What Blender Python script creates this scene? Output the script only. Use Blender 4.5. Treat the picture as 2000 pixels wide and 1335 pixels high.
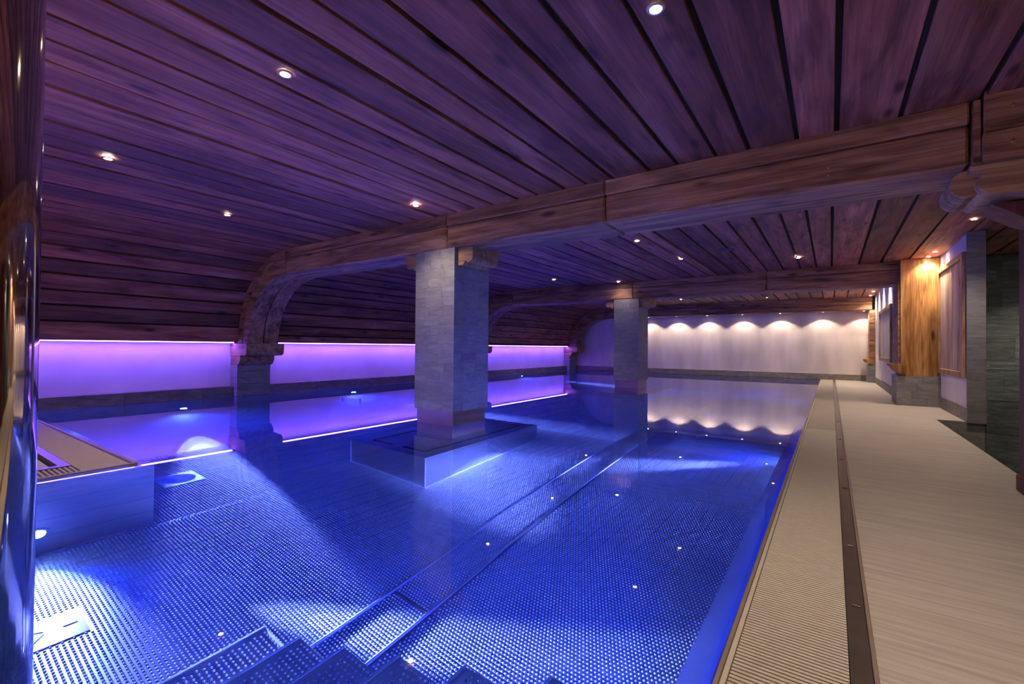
import bpy, bmesh, math, random
import numpy as np
from mathutils import Matrix, Vector

random.seed(7)
for o in list(bpy.data.objects):
    bpy.data.objects.remove(o, do_unlink=True)
SC = bpy.context.scene
COL = SC.collection

# ------------------------------------------------------------------ camera
cam_d = bpy.data.cameras.new('camera')
cam = bpy.data.objects.new('camera', cam_d)
COL.objects.link(cam)
F_PX, YAW, PIT, ROL = 892.18, math.radians(34.944), math.radians(0.6293), math.radians(0.4838)
fw = Vector((-math.sin(YAW) * math.cos(PIT), math.cos(YAW) * math.cos(PIT), math.sin(PIT)))
r0 = Vector((math.cos(YAW), math.sin(YAW), 0))
u0 = r0.cross(fw)
rt = r0 * math.cos(ROL) + u0 * math.sin(ROL)
up = rt.cross(fw)
M3 = Matrix((rt, up, -fw)).transposed()
cam.matrix_world = Matrix.Translation((0, 0, 1.05)) @ M3.to_4x4()
cam_d.sensor_width = 36.0
cam_d.lens = 36.0 * F_PX / 2000.0
cam_d.clip_start = 0.02
SC.camera = cam

# ------------------------------------------------------------------ world, exposure
w = bpy.data.worlds.new('world')
w.use_nodes = True
w.node_tree.nodes['Background'].inputs[0].default_value = (0.05, 0.04, 0.08, 1)
w.node_tree.nodes['Background'].inputs[1].default_value = 0.02
SC.world = w
SC.view_settings.view_transform = 'Standard'
SC.view_settings.look = 'None'
SC.view_settings.exposure = 1.4
SC.view_settings.gamma = 1.0
SC.view_settings.use_curve_mapping = False
SC.cycles.max_bounces = 10
SC.cycles.diffuse_bounces = 5
SC.cycles.glossy_bounces = 6
SC.cycles.transmission_bounces = 8
SC.cycles.sample_clamp_indirect = 14.0
SC.cycles.use_denoising = True
SC.cycles.blur_glossy = 0.5

# light settings, all in one place
WARM = (1.0, 0.80, 0.59)
E_DOWN = 40.0          # ceiling downlights
E_FAR = 29.0           # wall washers at the far wall
E_SIDE = 44.0          # wall washers at the right wall
E_REAR = 100.0         # added unseen lamps washing the wall behind the camera
POOLC = (0.025, 0.065, 1.0)
E_POOL = 75.0
E_BEAM = 0.72
BEAMC = (0.55, 0.47, 1.0)
LEDC = (0.20, 0.075, 1.0)
E_LED = 27.0

# ------------------------------------------------------------------ materials
def new_mat(name):
    m = bpy.data.materials.new(name)
    m.use_nodes = True
    nt = m.node_tree
    b = nt.nodes['Principled BSDF']
    return m, nt, b

def N(nt, typ, **kw):
    n = nt.nodes.new(typ)
    for k, v in kw.items():
        setattr(n, k, v)
    return n

def ramp(nt, stops):
    r = N(nt, 'ShaderNodeValToRGB')
    cr = r.color_ramp
    while len(cr.elements) > 1:
        cr.elements.remove(cr.elements[-1])
    cr.elements[0].position = stops[0][0]
    cr.elements[0].color = (*stops[0][1], 1)
    for p, c in stops[1:]:
        e = cr.elements.new(p)
        e.color = (*c, 1)
    return r

def obj_coords(nt, scale, rnd=30.0):
    L = nt.links.new
    tc = N(nt, 'ShaderNodeTexCoord')
    oi = N(nt, 'ShaderNodeObjectInfo')
    mul = N(nt, 'ShaderNodeMath', operation='MULTIPLY')
    mul.inputs[1].default_value = rnd
    L(oi.outputs['Random'], mul.inputs[0])
    add = N(nt, 'ShaderNodeVectorMath', operation='ADD')
    L(tc.outputs['Object'], add.inputs[0])
    L(mul.outputs[0], add.inputs[1])
    mp = N(nt, 'ShaderNodeMapping')
    mp.inputs['Scale'].default_value = scale
    L(add.outputs[0], mp.inputs['Vector'])
    return mp, add, oi

def wood(name, dark, mid, light, axis, rough=0.65, tint=0.35, bump=0.35, knots=True, grain=1.0, stain=0.75):
    m, nt, b = new_mat(name)
    L = nt.links.new
    s = [9.0 * grain] * 3
    s[axis] = 0.7 * grain
    mp, add, oi = obj_coords(nt, s)
    n1 = N(nt, 'ShaderNodeTexNoise')
    n1.inputs['Scale'].default_value = 1.0
    n1.inputs['Detail'].default_value = 7
    n1.inputs['Roughness'].default_value = 0.62
    n1.inputs['Distortion'].default_value = 0.6
    L(mp.outputs[0], n1.inputs['Vector'])
    r = ramp(nt, [(0.30, dark), (0.5, mid), (0.70, light)])
    L(n1.outputs['Fac'], r.inputs[0])
    # fine fibre
    s2 = [70.0 * grain] * 3
    s2[axis] = 1.8 * grain
    mp2 = N(nt, 'ShaderNodeMapping')
    mp2.inputs['Scale'].default_value = s2
    L(add.outputs[0], mp2.inputs['Vector'])
    n2 = N(nt, 'ShaderNodeTexNoise')
    n2.inputs['Scale'].default_value = 1.0
    n2.inputs['Detail'].default_value = 4
    n2.inputs['Distortion'].default_value = 0.8
    L(mp2.outputs[0], n2.inputs['Vector'])
    r2 = ramp(nt, [(0.3, (0.55, 0.55, 0.55)), (0.6, (1.0, 1.0, 1.0))])
    L(n2.outputs['Fac'], r2.inputs[0])
    mx = N(nt, 'ShaderNodeMix', data_type='RGBA', blend_type='MULTIPLY')
    mx.inputs[0].default_value = 0.85
    L(r.outputs[0], mx.inputs[6])
    L(r2.outputs[0], mx.inputs[7])
    col = mx.outputs[2]
    if knots:
        s3 = [4.2] * 3
        s3[axis] = 1.3
        mp3 = N(nt, 'ShaderNodeMapping')
        mp3.inputs['Scale'].default_value = s3
        L(add.outputs[0], mp3.inputs['Vector'])
        vo = N(nt, 'ShaderNodeTexVoronoi')
        vo.inputs['Scale'].default_value = 1.0
        L(mp3.outputs[0], vo.inputs['Vector'])
        r3 = ramp(nt, [(0.07, (0.14, 0.10, 0.10)), (0.17, (1, 1, 1))])
        L(vo.outputs['Distance'], r3.inputs[0])
        mk = N(nt, 'ShaderNodeMix', data_type='RGBA', blend_type='MULTIPLY')
        mk.inputs[0].default_value = 0.9
        L(col, mk.inputs[6])
        L(r3.outputs[0], mk.inputs[7])
        col = mk.outputs[2]
    # weathered stains
    s4 = [5.0] * 3
    s4[axis] = 0.9
    mp4 = N(nt, 'ShaderNodeMapping')
    mp4.inputs['Scale'].default_value = s4
    L(add.outputs[0], mp4.inputs['Vector'])
    n4 = N(nt, 'ShaderNodeTexNoise')
    n4.inputs['Scale'].default_value = 1.0
    n4.inputs['Detail'].default_value = 3
    n4.inputs['Distortion'].default_value = 1.5
    L(mp4.outputs[0], n4.inputs['Vector'])
    r4 = ramp(nt, [(0.33, (0.42, 0.36, 0.36)), (0.47, (1, 1, 1)), (0.72, (1.25, 1.22, 1.2))])
    L(n4.outputs['Fac'], r4.inputs[0])
    ms = N(nt, 'ShaderNodeMix', data_type='RGBA', blend_type='MULTIPLY')
    ms.inputs[0].default_value = stain
    L(col, ms.inputs[6])
    L(r4.outputs[0], ms.inputs[7])
    col = ms.outputs[2]
    hsv = N(nt, 'ShaderNodeHueSaturation')
    mr = N(nt, 'ShaderNodeMapRange')
    mr.inputs['To Min'].default_value = 1 - tint
    mr.inputs['To Max'].default_value = 1 + tint
    L(oi.outputs['Random'], mr.inputs['Value'])
    L(mr.outputs[0], hsv.inputs['Value'])
    L(col, hsv.inputs['Color'])
    L(hsv.outputs[0], b.inputs['Base Color'])
    b.inputs['Roughness'].default_value = rough
    b.inputs['Specular IOR Level'].default_value = 0.35
    bp = N(nt, 'ShaderNodeBump')
    bp.inputs['Strength'].default_value = bump
    bp.inputs['Distance'].default_value = 0.01
    L(n2.outputs['Fac'], bp.inputs['Height'])
    L(bp.outputs[0], b.inputs['Normal'])
    return m

def slate(name, dark, mid, light, rough=0.55, tint=0.25, horiz=7.0):
    m, nt, b = new_mat(name)
    L = nt.links.new
    mp, add, oi = obj_coords(nt, (2.2, 2.2, 2.2 * horiz))
    n1 = N(nt, 'ShaderNodeTexNoise')
    n1.inputs['Scale'].default_value = 1.3
    n1.inputs['Detail'].default_value = 9
    n1.inputs['Roughness'].default_value = 0.65
    n1.inputs['Distortion'].default_value = 1.2
    L(mp.outputs[0], n1.inputs['Vector'])
    r = ramp(nt, [(0.28, dark), (0.5, mid), (0.7, light), (0.78, tuple(min(1, c * 1.7) for c in light))])
    L(n1.outputs['Fac'], r.inputs[0])
    hsv = N(nt, 'ShaderNodeHueSaturation')
    mr = N(nt, 'ShaderNodeMapRange')
    mr.inputs['To Min'].default_value = 1 - tint
    mr.inputs['To Max'].default_value = 1 + tint
    L(oi.outputs['Random'], mr.inputs['Value'])
    L(mr.outputs[0], hsv.inputs['Value'])
    L(r.outputs[0], hsv.inputs['Color'])
    L(hsv.outputs[0], b.inputs['Base Color'])
    b.inputs['Roughness'].default_value = rough
    bp = N(nt, 'ShaderNodeBump')
    bp.inputs['Strength'].default_value = 0.5
    bp.inputs['Distance'].default_value = 0.008
    L(n1.outputs['Fac'], bp.inputs['Height'])
    L(bp.outputs[0], b.inputs['Normal'])
    return m

def plain(name, col, rough=0.5, metal=0.0, noise=0.0, nscale=6.0, stretch=(1, 1, 1), bump=0.0):
    m, nt, b = new_mat(name)
    L = nt.links.new
    b.inputs['Roughness'].default_value = rough
    b.inputs['Metallic'].default_value = metal
    mp, add, oi = obj_coords(nt, stretch, 5.0)
    n1 = N(nt, 'ShaderNodeTexNoise')
    n1.inputs['Scale'].default_value = nscale
    n1.inputs['Detail'].default_value = 6
    L(mp.outputs[0], n1.inputs['Vector'])
    lo = tuple(c * (1 - noise) for c in col)
    hi = tuple(min(1, c * (1 + noise)) for c in col)
    r = ramp(nt, [(0.3, lo), (0.7, hi)])
    L(n1.outputs['Fac'], r.inputs[0])
    L(r.outputs[0], b.inputs['Base Color'])
    if bump:
        bp = N(nt, 'ShaderNodeBump')
        bp.inputs['Strength'].default_value = bump
        bp.inputs['Distance'].default_value = 0.01
        L(n1.outputs['Fac'], bp.inputs['Height'])
        L(bp.outputs[0], b.inputs['Normal'])
    return m

def emit(name, col, strength):
    m, nt, b = new_mat(name)
    nt.nodes.remove(b)
    e = N(nt, 'ShaderNodeEmission')
    e.inputs[0].default_value = (*col, 1)
    e.inputs[1].default_value = strength
    nt.links.new(e.outputs[0], nt.nodes['Material Output'].inputs[0])
    return m

def studded(name):
    """stainless sheet with an embossed lattice of small studs as relief"""
    m, nt, b = new_mat(name)
    L = nt.links.new
    b.inputs['Metallic'].default_value = 1.0
    b.inputs['Roughness'].default_value = 0.40
    b.inputs['Base Color'].default_value = (0.40, 0.43, 0.50, 1)
    ge = N(nt, 'ShaderNodeNewGeometry')
    sp = N(nt, 'ShaderNodeSeparateXYZ')
    L(ge.outputs['Position'], sp.inputs[0])

    def mth(op, a, bb=None):
        n = N(nt, 'ShaderNodeMath', operation=op)
        for i, v in enumerate((a, bb)):
            if v is None:
                continue
            if isinstance(v, (int, float)):
                n.inputs[i].default_value = v
            else:
                L(v, n.inputs[i])
        return n.outputs[0]
    gy = mth('DIVIDE', sp.outputs[1], 0.026)
    row = mth('FLOOR', gy)
    fy = mth('SUBTRACT', mth('SUBTRACT', gy, row), 0.5)
    sh = mth('MULTIPLY', mth('FLOORED_MODULO', row, 2.0), 0.5)
    gx = mth('ADD', mth('DIVIDE', sp.outputs[0], 0.026), sh)
    fx = mth('SUBTRACT', mth('FRACT', mth('ADD', gx, 4000.0)), 0.5)
    d = mth('SQRT', mth('ADD', mth('MULTIPLY', fx, fx), mth('MULTIPLY', fy, fy)))
    mr = N(nt, 'ShaderNodeMapRange', interpolation_type='SMOOTHSTEP')
    mr.inputs['From Min'].default_value = 0.34
    mr.inputs['From Max'].default_value = 0.05
    L(d, mr.inputs['Value'])
    bp = N(nt, 'ShaderNodeBump')
    bp.inputs['Strength'].default_value = 0.8
    bp.inputs['Distance'].default_value = 0.007
    L(mr.outputs[0], bp.inputs['Height'])
    L(bp.outputs[0], b.inputs['Normal'])
    return m

M = {}
M['plank'] = wood('old_pine_ceiling', (0.15, 0.044, 0.027), (0.31, 0.102, 0.065), (0.47, 0.195, 0.130), 1, 0.6, 0.45)
M['beam'] = wood('old_oak_beam', (0.11, 0.048, 0.027), (0.34, 0.165, 0.090), (0.56, 0.32, 0.185), 0, 0.65, 0.15, 0.5)
M['post'] = wood('golden_post', (0.13, 0.05, 0.014), (0.36, 0.17, 0.05), (0.56, 0.30, 0.10), 2, 0.55, 0.1, 0.35)
M['redpost'] = wood('red_stained_post', (0.07, 0.012, 0.012), (0.14, 0.03, 0.028), (0.20, 0.05, 0.045), 2, 0.5, 0.1, 0.2, False)
M['carved'] = wood('carved_pine', (0.20, 0.10, 0.05), (0.40, 0.23, 0.12), (0.55, 0.34, 0.18), 0, 0.6, 0.1, 0.3, False)
M['paleframe'] = wood('pale_frame', (0.26, 0.14, 0.06), (0.44, 0.26, 0.13), (0.56, 0.36, 0.20), 2, 0.5, 0.1, 0.2, False)
M['palepanel'] = wood('pale_panel', (0.30, 0.20, 0.14), (0.46, 0.33, 0.25), (0.58, 0.44, 0.35), 2, 0.5, 0.12, 0.2, True, 0.7)
M['whitepanel'] = wood('whitewashed_panel', (0.42, 0.38, 0.32), (0.56, 0.51, 0.44), (0.68, 0.63, 0.55), 2, 0.5, 0.08, 0.2, False, 0.7)
M['backing'] = plain('dark_backing', (0.012, 0.009, 0.008), 0.9, 0, 0.2)
M['slate'] = slate('grey_slate', (0.145, 0.145, 0.15), (0.215, 0.21, 0.21), (0.29, 0.285, 0.28), tint=0.10, horiz=4.0)
M['slate_dark'] = slate('dark_slate', (0.05, 0.065, 0.075), (0.11, 0.135, 0.15), (0.20, 0.225, 0.24))
M['skirt'] = slate('skirting_slate', (0.10, 0.09, 0.085), (0.19, 0.17, 0.155), (0.28, 0.25, 0.23), 0.6, 0.12, 3.0)
M['plaster'] = plain('pale_plaster', (0.66, 0.62, 0.62), 0.85, 0, 0.10, 1.3, (1, 1, 1), 0.08)
M['plaster_warm'] = plain('streaky_plaster', (0.60, 0.53, 0.50), 0.8, 0, 0.16, 1.6, (1.5, 1, 0.35), 0.06)
M['deck'] = plain('grained_stone_deck', (0.365, 0.328, 0.308), 0.5, 0, 0.20, 5.0, (0.5, 12.0, 1.0), 0.15)
M['sheet'] = plain('floor_sheet_steel', (0.42, 0.44, 0.50), 0.42, 1.0, 0.06, 5.0)
M['steel'] = plain('brushed_steel', (0.42, 0.44, 0.50), 0.28, 1.0, 0.06, 5.0, (1, 1, 6))
M['sleeve'] = plain('sleeve_steel', (0.34, 0.27, 0.25), 0.38, 1.0, 0.06, 5.0)
M['steel_mirror'] = plain('polished_steel', (0.70, 0.60, 0.49), 0.06, 1.0, 0.02, 2.0)
M['steel_stud'] = plain('studded_steel', (0.60, 0.62, 0.66), 0.27, 1.0, 0.05, 3.0)
M['steel_relief'] = studded('studded_steel_relief')
M['nosing'] = plain('bright_nosing', (0.72, 0.74, 0.78), 0.35, 1.0, 0.03, 5.0)
M['bronze'] = plain('dark_bronzed_steel', (0.19, 0.155, 0.14), 0.30, 0.8, 0.12, 8.0)
M['rim'] = plain('rim_steel', (0.30, 0.23, 0.18), 0.45, 0.5, 0.1, 8.0)
M['grate'] = plain('beige_grating', (0.43, 0.385, 0.335), 0.5, 0, 0.07, 20.0)
M['grate_tan'] = plain('tan_grating', (0.36, 0.285, 0.25), 0.5, 0, 0.06, 20.0)
M['gutter'] = plain('dark_gutter', (0.03, 0.025, 0.022), 0.7, 0, 0.2)
M['slot'] = plain('dark_slot', (0.01, 0.012, 0.02), 0.6, 0.3, 0.1)
M['whitering'] = plain('lamp_ring', (0.55, 0.5, 0.45), 0.4, 0.5, 0.03)
M['speaker'] = plain('grey_speaker_mesh', (0.06, 0.075, 0.10), 0.6, 0.2, 0.1, 60.0)
M['lens'] = emit('downlight_lens', (1.0, 0.86, 0.66), 70.0)
M['lens_small'] = emit('washer_lens', (1.0, 0.84, 0.62), 40.0)
M['poollens'] = emit('pool_lens', (0.62, 0.68, 1.0), 60.0)
M['led'] = emit('led_strip', LEDC, E_LED)

mw, nt, b = new_mat('pool_water')
nt.nodes.remove(b)
L = nt.links.new
fr = N(nt, 'ShaderNodeFresnel')
fr.inputs['IOR'].default_value = 1.333
rf = N(nt, 'ShaderNodeBsdfRefraction')
rf.inputs['Color'].default_value = (0.27, 0.45, 1.0, 1)
rf.inputs['IOR'].default_value = 1.333
rf.inputs['Roughness'].default_value = 0.0
gl = N(nt, 'ShaderNodeBsdfGlossy')
gl.inputs['Roughness'].default_value = 0.0
gl.inputs['Color'].default_value = (1, 1, 1, 1)
mxs = N(nt, 'ShaderNodeMixShader')
L(fr.outputs[0], mxs.inputs[0])
L(rf.outputs[0], mxs.inputs[1])
L(gl.outputs[0], mxs.inputs[2])
L(mxs.outputs[0], nt.nodes['Material Output'].inputs[0])
M['water'] = mw

# ------------------------------------------------------------------ mesh helpers
WLOC = {}

def link(o, parent, org):
    COL.objects.link(o)
    WLOC[o.name] = Vector(org)
    if parent is not None:
        o.parent = parent
        o.location = Vector(org) - WLOC[parent.name]
    else:
        o.location = org
    return o

def tag(o, label=None, cat=None, group=None, kind=None):
    if label:
        o['label'] = label
    if cat:
        o['category'] = cat
    if group:
        o['group'] = group
    if kind:
        o['kind'] = kind
    return o

def thing(name, label, cat, loc, group=None):
    o = bpy.data.objects.new(name, None)
    o.empty_display_size = 0.1
    link(o, None, loc)
    return tag(o, label, cat, group)

class MB:
    def __init__(s):
        s.v = []
        s.f = []

    def add(s, vs, fs):
        n = len(s.v)
        s.v += [tuple(p) for p in vs]
        s.f += [tuple(i + n for i in f) for f in fs]
        return s

    def box(s, x0, x1, y0, y1, z0, z1):
        vs = [(x0, y0, z0), (x1, y0, z0), (x1, y1, z0), (x0, y1, z0), (x0, y0, z1), (x1, y0, z1), (x1, y1, z1), (x0, y1, z1)]
        return s.add(vs, [(0, 3, 2, 1), (4, 5, 6, 7), (0, 1, 5, 4), (1, 2, 6, 5), (2, 3, 7, 6), (3, 0, 4, 7)])

    def prism(s, poly, axis, a, b2):
        """poly in the two other axes (order x,y,z without axis)"""
        n = len(poly)

        def P(p, t):
            if axis == 0:
                return (t, p[0], p[1])
            if axis == 1:
                return (p[0], t, p[1])
            return (p[0], p[1], t)
        vs = [P(p, a) for p in poly] + [P(p, b2) for p in poly]
        fs = [tuple(range(n))[::-1], tuple(range(n, 2 * n))]
        for i in range(n):
            j = (i + 1) % n
            fs.append((i, j, n + j, n + i))
        return s.add(vs, fs)

    def strip(s, A, B, axis, a, b2):
        """solid between two polylines A (outer) and B (inner), same count, extruded along axis: quads only"""
        for i in range(len(A) - 1):
            s.prism([A[i], A[i + 1], B[i + 1], B[i]], axis, a, b2)
        return s

    def lathe(s, c, prof, n=24, axis=2):
        """prof: list of (radius, height); axis 0/1/2"""
        vs = []
        for r, h in prof:
            for k in range(n):
                t = 2 * math.pi * k / n
                p = [0, 0, 0]
                p[axis] = h
                p[(axis + 1) % 3] = r * math.cos(t)
                p[(axis + 2) % 3] = r * math.sin(t)
                vs.append((c[0] + p[0], c[1] + p[1], c[2] + p[2]))
        fs = []
        for i in range(len(prof) - 1):
            for k in range(n):
                j = (k + 1) % n
                fs.append((i * n + k, i * n + j, (i + 1) * n + j, (i + 1) * n + k))
        fs.append(tuple(range(n))[::-1])
        fs.append(tuple(range((len(prof) - 1) * n, len(prof) * n)))
        return s.add(vs, fs)

    def build(s, name, mat, parent=None, org=None, bevel=0.0, smooth=False, weld=False):
        a = np.array(s.v)
        if org is None:
            lo, hi = a.min(0), a.max(0)
            org = ((lo[0] + hi[0]) / 2, (lo[1] + hi[1]) / 2, lo[2])
        me = bpy.data.meshes.new(name)
        me.from_pydata([tuple(p) for p in (a - np.array(org))], [], s.f)
        bm = bmesh.new()
        bm.from_mesh(me)
        if weld:
            bmesh.ops.remove_doubles(bm, verts=bm.verts, dist=1e-5)
            # drop faces that ended up inside
            seen = {}
            for f in bm.faces:
                k = tuple(sorted(v.index for v in f.verts))
                seen.setdefault(k, []).append(f)
            dead = [f for fs in seen.values() if len(fs) > 1 for f in fs]
            bmesh.ops.delete(bm, geom=dead, context='FACES')
        bmesh.ops.recalc_face_normals(bm, faces=bm.faces)
        if bevel:
            es = [e for e in bm.edges if len(e.link_faces) == 2 and e.calc_face_angle(0) > 0.6]
            bmesh.ops.bevel(bm, geom=es, offset=bevel, segments=1, affect='EDGES')
        bm.to_mesh(me)
        bm.free()
        if smooth:
            for p in me.polygons:
                p.use_smooth = True
        me.materials.append(mat if not isinstance(mat, str) else M[mat])
        o = bpy.data.objects.new(name, me)
        return link(o, parent, org)

def box(name, mat, parent, x0, x1, y0, y1, z0, z1, bevel=0.0, org=None):
    return MB().box(min(x0, x1), max(x0, x1), min(y0, y1), max(y0, y1), min(z0, z1), max(z0, z1)).build(name, mat, parent, org, bevel)

def inst(name, me, parent, loc):
    o = bpy.data.objects.new(name, me)
    return link(o, parent, loc)

def struct(o, label=None):
    o['kind'] = 'structure'
    if label:
        o['label'] = label
    return o

def studs(name, pts, parent, mat='steel_stud', r=0.0090, h=0.0062, org=None):
    """many small domes as one mesh (fast path)"""
    pts = np.array(pts, dtype=np.float64)
    if len(pts) == 0:
        return None
    k = 6
    ang = np.arange(k) * 2 * np.pi / k
    base = np.stack([r * np.cos(ang), r * np.sin(ang), np.zeros(k) - 0.001], 1)
    mid = np.stack([0.68 * r * np.cos(ang), 0.68 * r * np.sin(ang), np.zeros(k) + 0.7 * h], 1)
    top = np.array([[0, 0, h]])
    loc = np.concatenate([base, mid, top])
    tri = []
    for i in range(k):
        j = (i + 1) % k
        tri += [(i, j, k + j), (i, k + j, k + i), (k + i, k + j, 2 * k)]
    tri = np.array(tri)
    if org is None:
        org = pts.mean(0)
    V = (pts[:, None, :] + loc[None]) - np.array(org)
    nv = loc.shape[0]
    T = (tri[None] + (np.arange(len(pts)) * nv)[:, None, None]).reshape(-1)
    me = bpy.data.meshes.new(name)
    V = V.reshape(-1)
    me.vertices.add(len(V) // 3)
    me.vertices.foreach_set('co', V.astype(np.float32))
    me.loops.add(len(T))
    me.loops.foreach_set('vertex_index', T.astype(np.int32))
    nt_ = len(T) // 3
    me.polygons.add(nt_)
    me.polygons.foreach_set('loop_start', (np.arange(nt_) * 3).astype(np.int32))
    me.polygons.foreach_set('use_smooth', np.ones(nt_, dtype=bool))
    me.update(calc_edges=True)
    me.materials.append(M[mat])
    o = bpy.data.objects.new(name, me)
    link(o, parent, tuple(org))
    o['kind'] = 'stuff'
    return o

def lattice(x0, x1, y0, y1, z, skip=(), p=0.026):
    """staggered lattice on the same grid as the relief material"""
    out = []
    for j in range(int(math.ceil(y0 / p)), int(math.floor(y1 / p))):
        y = (j + 0.5) * p
        off = 0.5 * (j % 2)
        i0 = int(math.ceil(x0 / p + off))
        i1 = int(math.floor(x1 / p + off))
        for i in range(i0, i1):
            x = (i + 0.5 - off) * p
            if x < x0 + 0.012 or x > x1 - 0.012 or y < y0 + 0.012 or y > y1 - 0.012:
                continue
            if any(a <= x <= b2 and c <= y <= d for a, b2, c, d in skip):
                continue
            out.append((x, y, z))
    return out

# ================================================================== dimensions
CEIL, BEAMB = 2.80, 2.357
XL, XCOP, XWALL = -10.0, -0.305, -0.41
YN, YF = 0.25, 19.55
PX, PY = -4.98, 1.42          # corner of the platform at water level
ZF = -1.65
BY = [(4.47, 5.09), (11.72, 12.34), (18.86, 19.48)]   # the three beams
VC = (-8.25, 1.09)            # vault centre
VR = 1.71

# ================================================================== room shell
wl = box('wall_left', 'plaster', None, -10.36, -10.20, -3.9, YF, 0, 1.20)
struct(wl, 'pale plaster side wall washed by purple light')
wb = box('wall_back', 'plaster_warm', None, -10.25, 1.35, YF, YF + 0.2, -1.7, 2.9)
struct(wb, 'streaky pale end wall with scallops of warm light')
# right wall: two sections
wr = struct(MB().box(1.66, 1.82, 9.34, 12.4, 0, 2.8).box(1.17, 1.3, 12.3, YF, 0, 2.8).build('wall_right', 'plaster'))
wr['label'] = 'pale plaster wall along the deck with framed panels'
struct(box('wall_front', 'plaster_warm', None, -10.2, 3.3, -4.1, -3.9, 0, 2.9))
struct(MB().box(3.2, 3.35, -3.9, 12.0, -1.4, 2.9).build('wall_side', 'slate_dark'))
# skirting of stone slabs
def skirting(name, axis, fixed, thick, a, b2, step, h=0.2, mat='skirt', flip=1):
    root = bpy.data.objects.new(name, None)
    mid = (a + b2) / 2
    link(root, None, (mid, fixed, 0) if axis == 0 else (fixed, mid, 0))
    struct(root)
    n = max(1, round((b2 - a) / step))
    for i in range(n):
        u0_, u1_ = a + (b2 - a) * i / n + 0.002, a + (b2 - a) * (i + 1) / n - 0.002
        d = thick + random.uniform(-0.002, 0.002)
        if axis == 0:
            box('stone_slab', mat, root, u0_, u1_, fixed, fixed + flip * d, 0.0, h, 0.003)
        else:
            box('stone_slab', mat, root, fixed, fixed + flip * d, u0_, u1_, 0.0, h, 0.003)
    return root
skirting('baseboard_left', 1, -10.20, 0.18, 1.45, YF - 0.03, 1.2)
skirting('baseboard_back', 0, YF, 0.025, -10.0, 1.16, 1.2, flip=-1)
skirting('baseboard_right', 1, 1.66, 0.025, 9.36, 11.44, 0.7, 0.19, flip=-1)
skirting('baseboard_side', 1, 1.17, 0.02, 12.36, YF - 0.03, 0.9, 0.19, flip=-1)

# deck with the stairwell cut out
dk = MB()
dk.box(0.125, 3.2, -3.9, 5.12, -0.15, 0.0)
dk.box(0.125, 1.31, 5.12, 9.36, -0.15, 0.0)
dk.box(0.125, 1.70, 9.36, YF, -0.15, 0.0)
dk.box(-4.9, 0.125, -3.9, YN - 0.08, -0.15, 0.0)
dk.box(-10.03, PX - 0.45, -3.9, PY - 0.48, -0.15, 0.0)
deck = struct(dk.build('floor', 'deck'), 'grained stone pool deck')
# stairwell
struct(MB().box(1.22, 1.31, 5.12, 9.36, -1.4, -0.15).box(1.31, 1.82, 9.34, 9.44, -1.4, 0.0)
       .box(1.31, 3.2, 5.02, 5.12, -1.4, -0.15).build('trim_1', 'slate'), 'stone lining of the sunken stairwell')
struct(box('trim_2', 'slate_dark', None, 1.3, 3.3, 5.0, 12.2, -1.5, -1.4), 'dark stone floor of the stairwell')

# ceiling: dark backing carrying each plank
arc = lambda R, t: (VC[0] - R * math.sin(t), VC[1] + R * math.cos(t))     # t=0 top, t=pi/2 springing
cm = MB()
cm.box(-8.25, 3.35, -3.9, YF, CEIL + 0.03, CEIL + 0.10)
ts = [math.pi / 2 * k / 24 for k in range(25)]
cm.box(-10.36, -9.96, -3.9, YF, 1.125, 1.18)
cm.strip([arc(VR + 0.10, t) for t in ts], [arc(VR + 0.03, t) for t in ts], 1, -3.9, YF)
ceil = struct(cm.build('ceiling', 'backing'), 'old timber plank ceiling curving down into a vault')
GAPS = [3.1, 2.72, 2.40, 2.02, 1.66, 1.26, 0.857, 0.426, 0.035, -0.234, -0.594, -0.858, -1.204, -1.473, -1.847, -2.153, -2.414, -2.766,
        -3.037, -3.411, -3.70, -3.999, -4.36, -4.701]
def plank_edges(seed):
    rnd = random.Random(seed)
    g = list(GAPS)
    if seed:
        g = [x + rnd.uniform(-0.05, 0.05) for x in g]
    x = g[-1]
    while x > -8.0:
        x -= rnd.uniform(0.25, 0.38)
        g.append(x)
    g[-1] = -8.25
    if g[-2] < -8.05:
        g.pop(-2)
    return g
def bay(y0, y1, seed):
    rnd = random.Random(100 + seed)
    g = plank_edges(seed)
    for a, b2 in zip(g[:-1], g[1:]):
        gap = 0.017
        dz = rnd.uniform(-0.008, 0.006)
        box('plank', 'plank', ceil, b2 + gap, a - gap, y0, y1, CEIL + dz, CEIL + 0.032, 0.004)
    th = 0.0
    while th < math.pi / 2 - 0.04:
        wdt = rnd.uniform(0.125, 0.175)
        t1 = min(th + wdt, math.pi / 2)
        if math.pi / 2 - t1 < 0.07:
            t1 = math.pi / 2
        dr = rnd.uniform(-0.006, 0.008)
        tt = [th + 0.009 + (t1 - th - 0.018) * k / 3 for k in range(4)]
        MB().strip([arc(VR + 0.032, t) for t in tt], [arc(VR - dr, t) for t in tt], 1, y0, y1).build('plank', 'plank', ceil, weld=True, bevel=0.005)
        th = t1
bay(-3.9, BY[0][0] + 0.05, 0)
bay(BY[0][1] - 0.03, BY[1][0] + 0.05, 3)
bay(BY[1][1] - 0.03, BY[2][0] + 0.05, 5)

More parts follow.
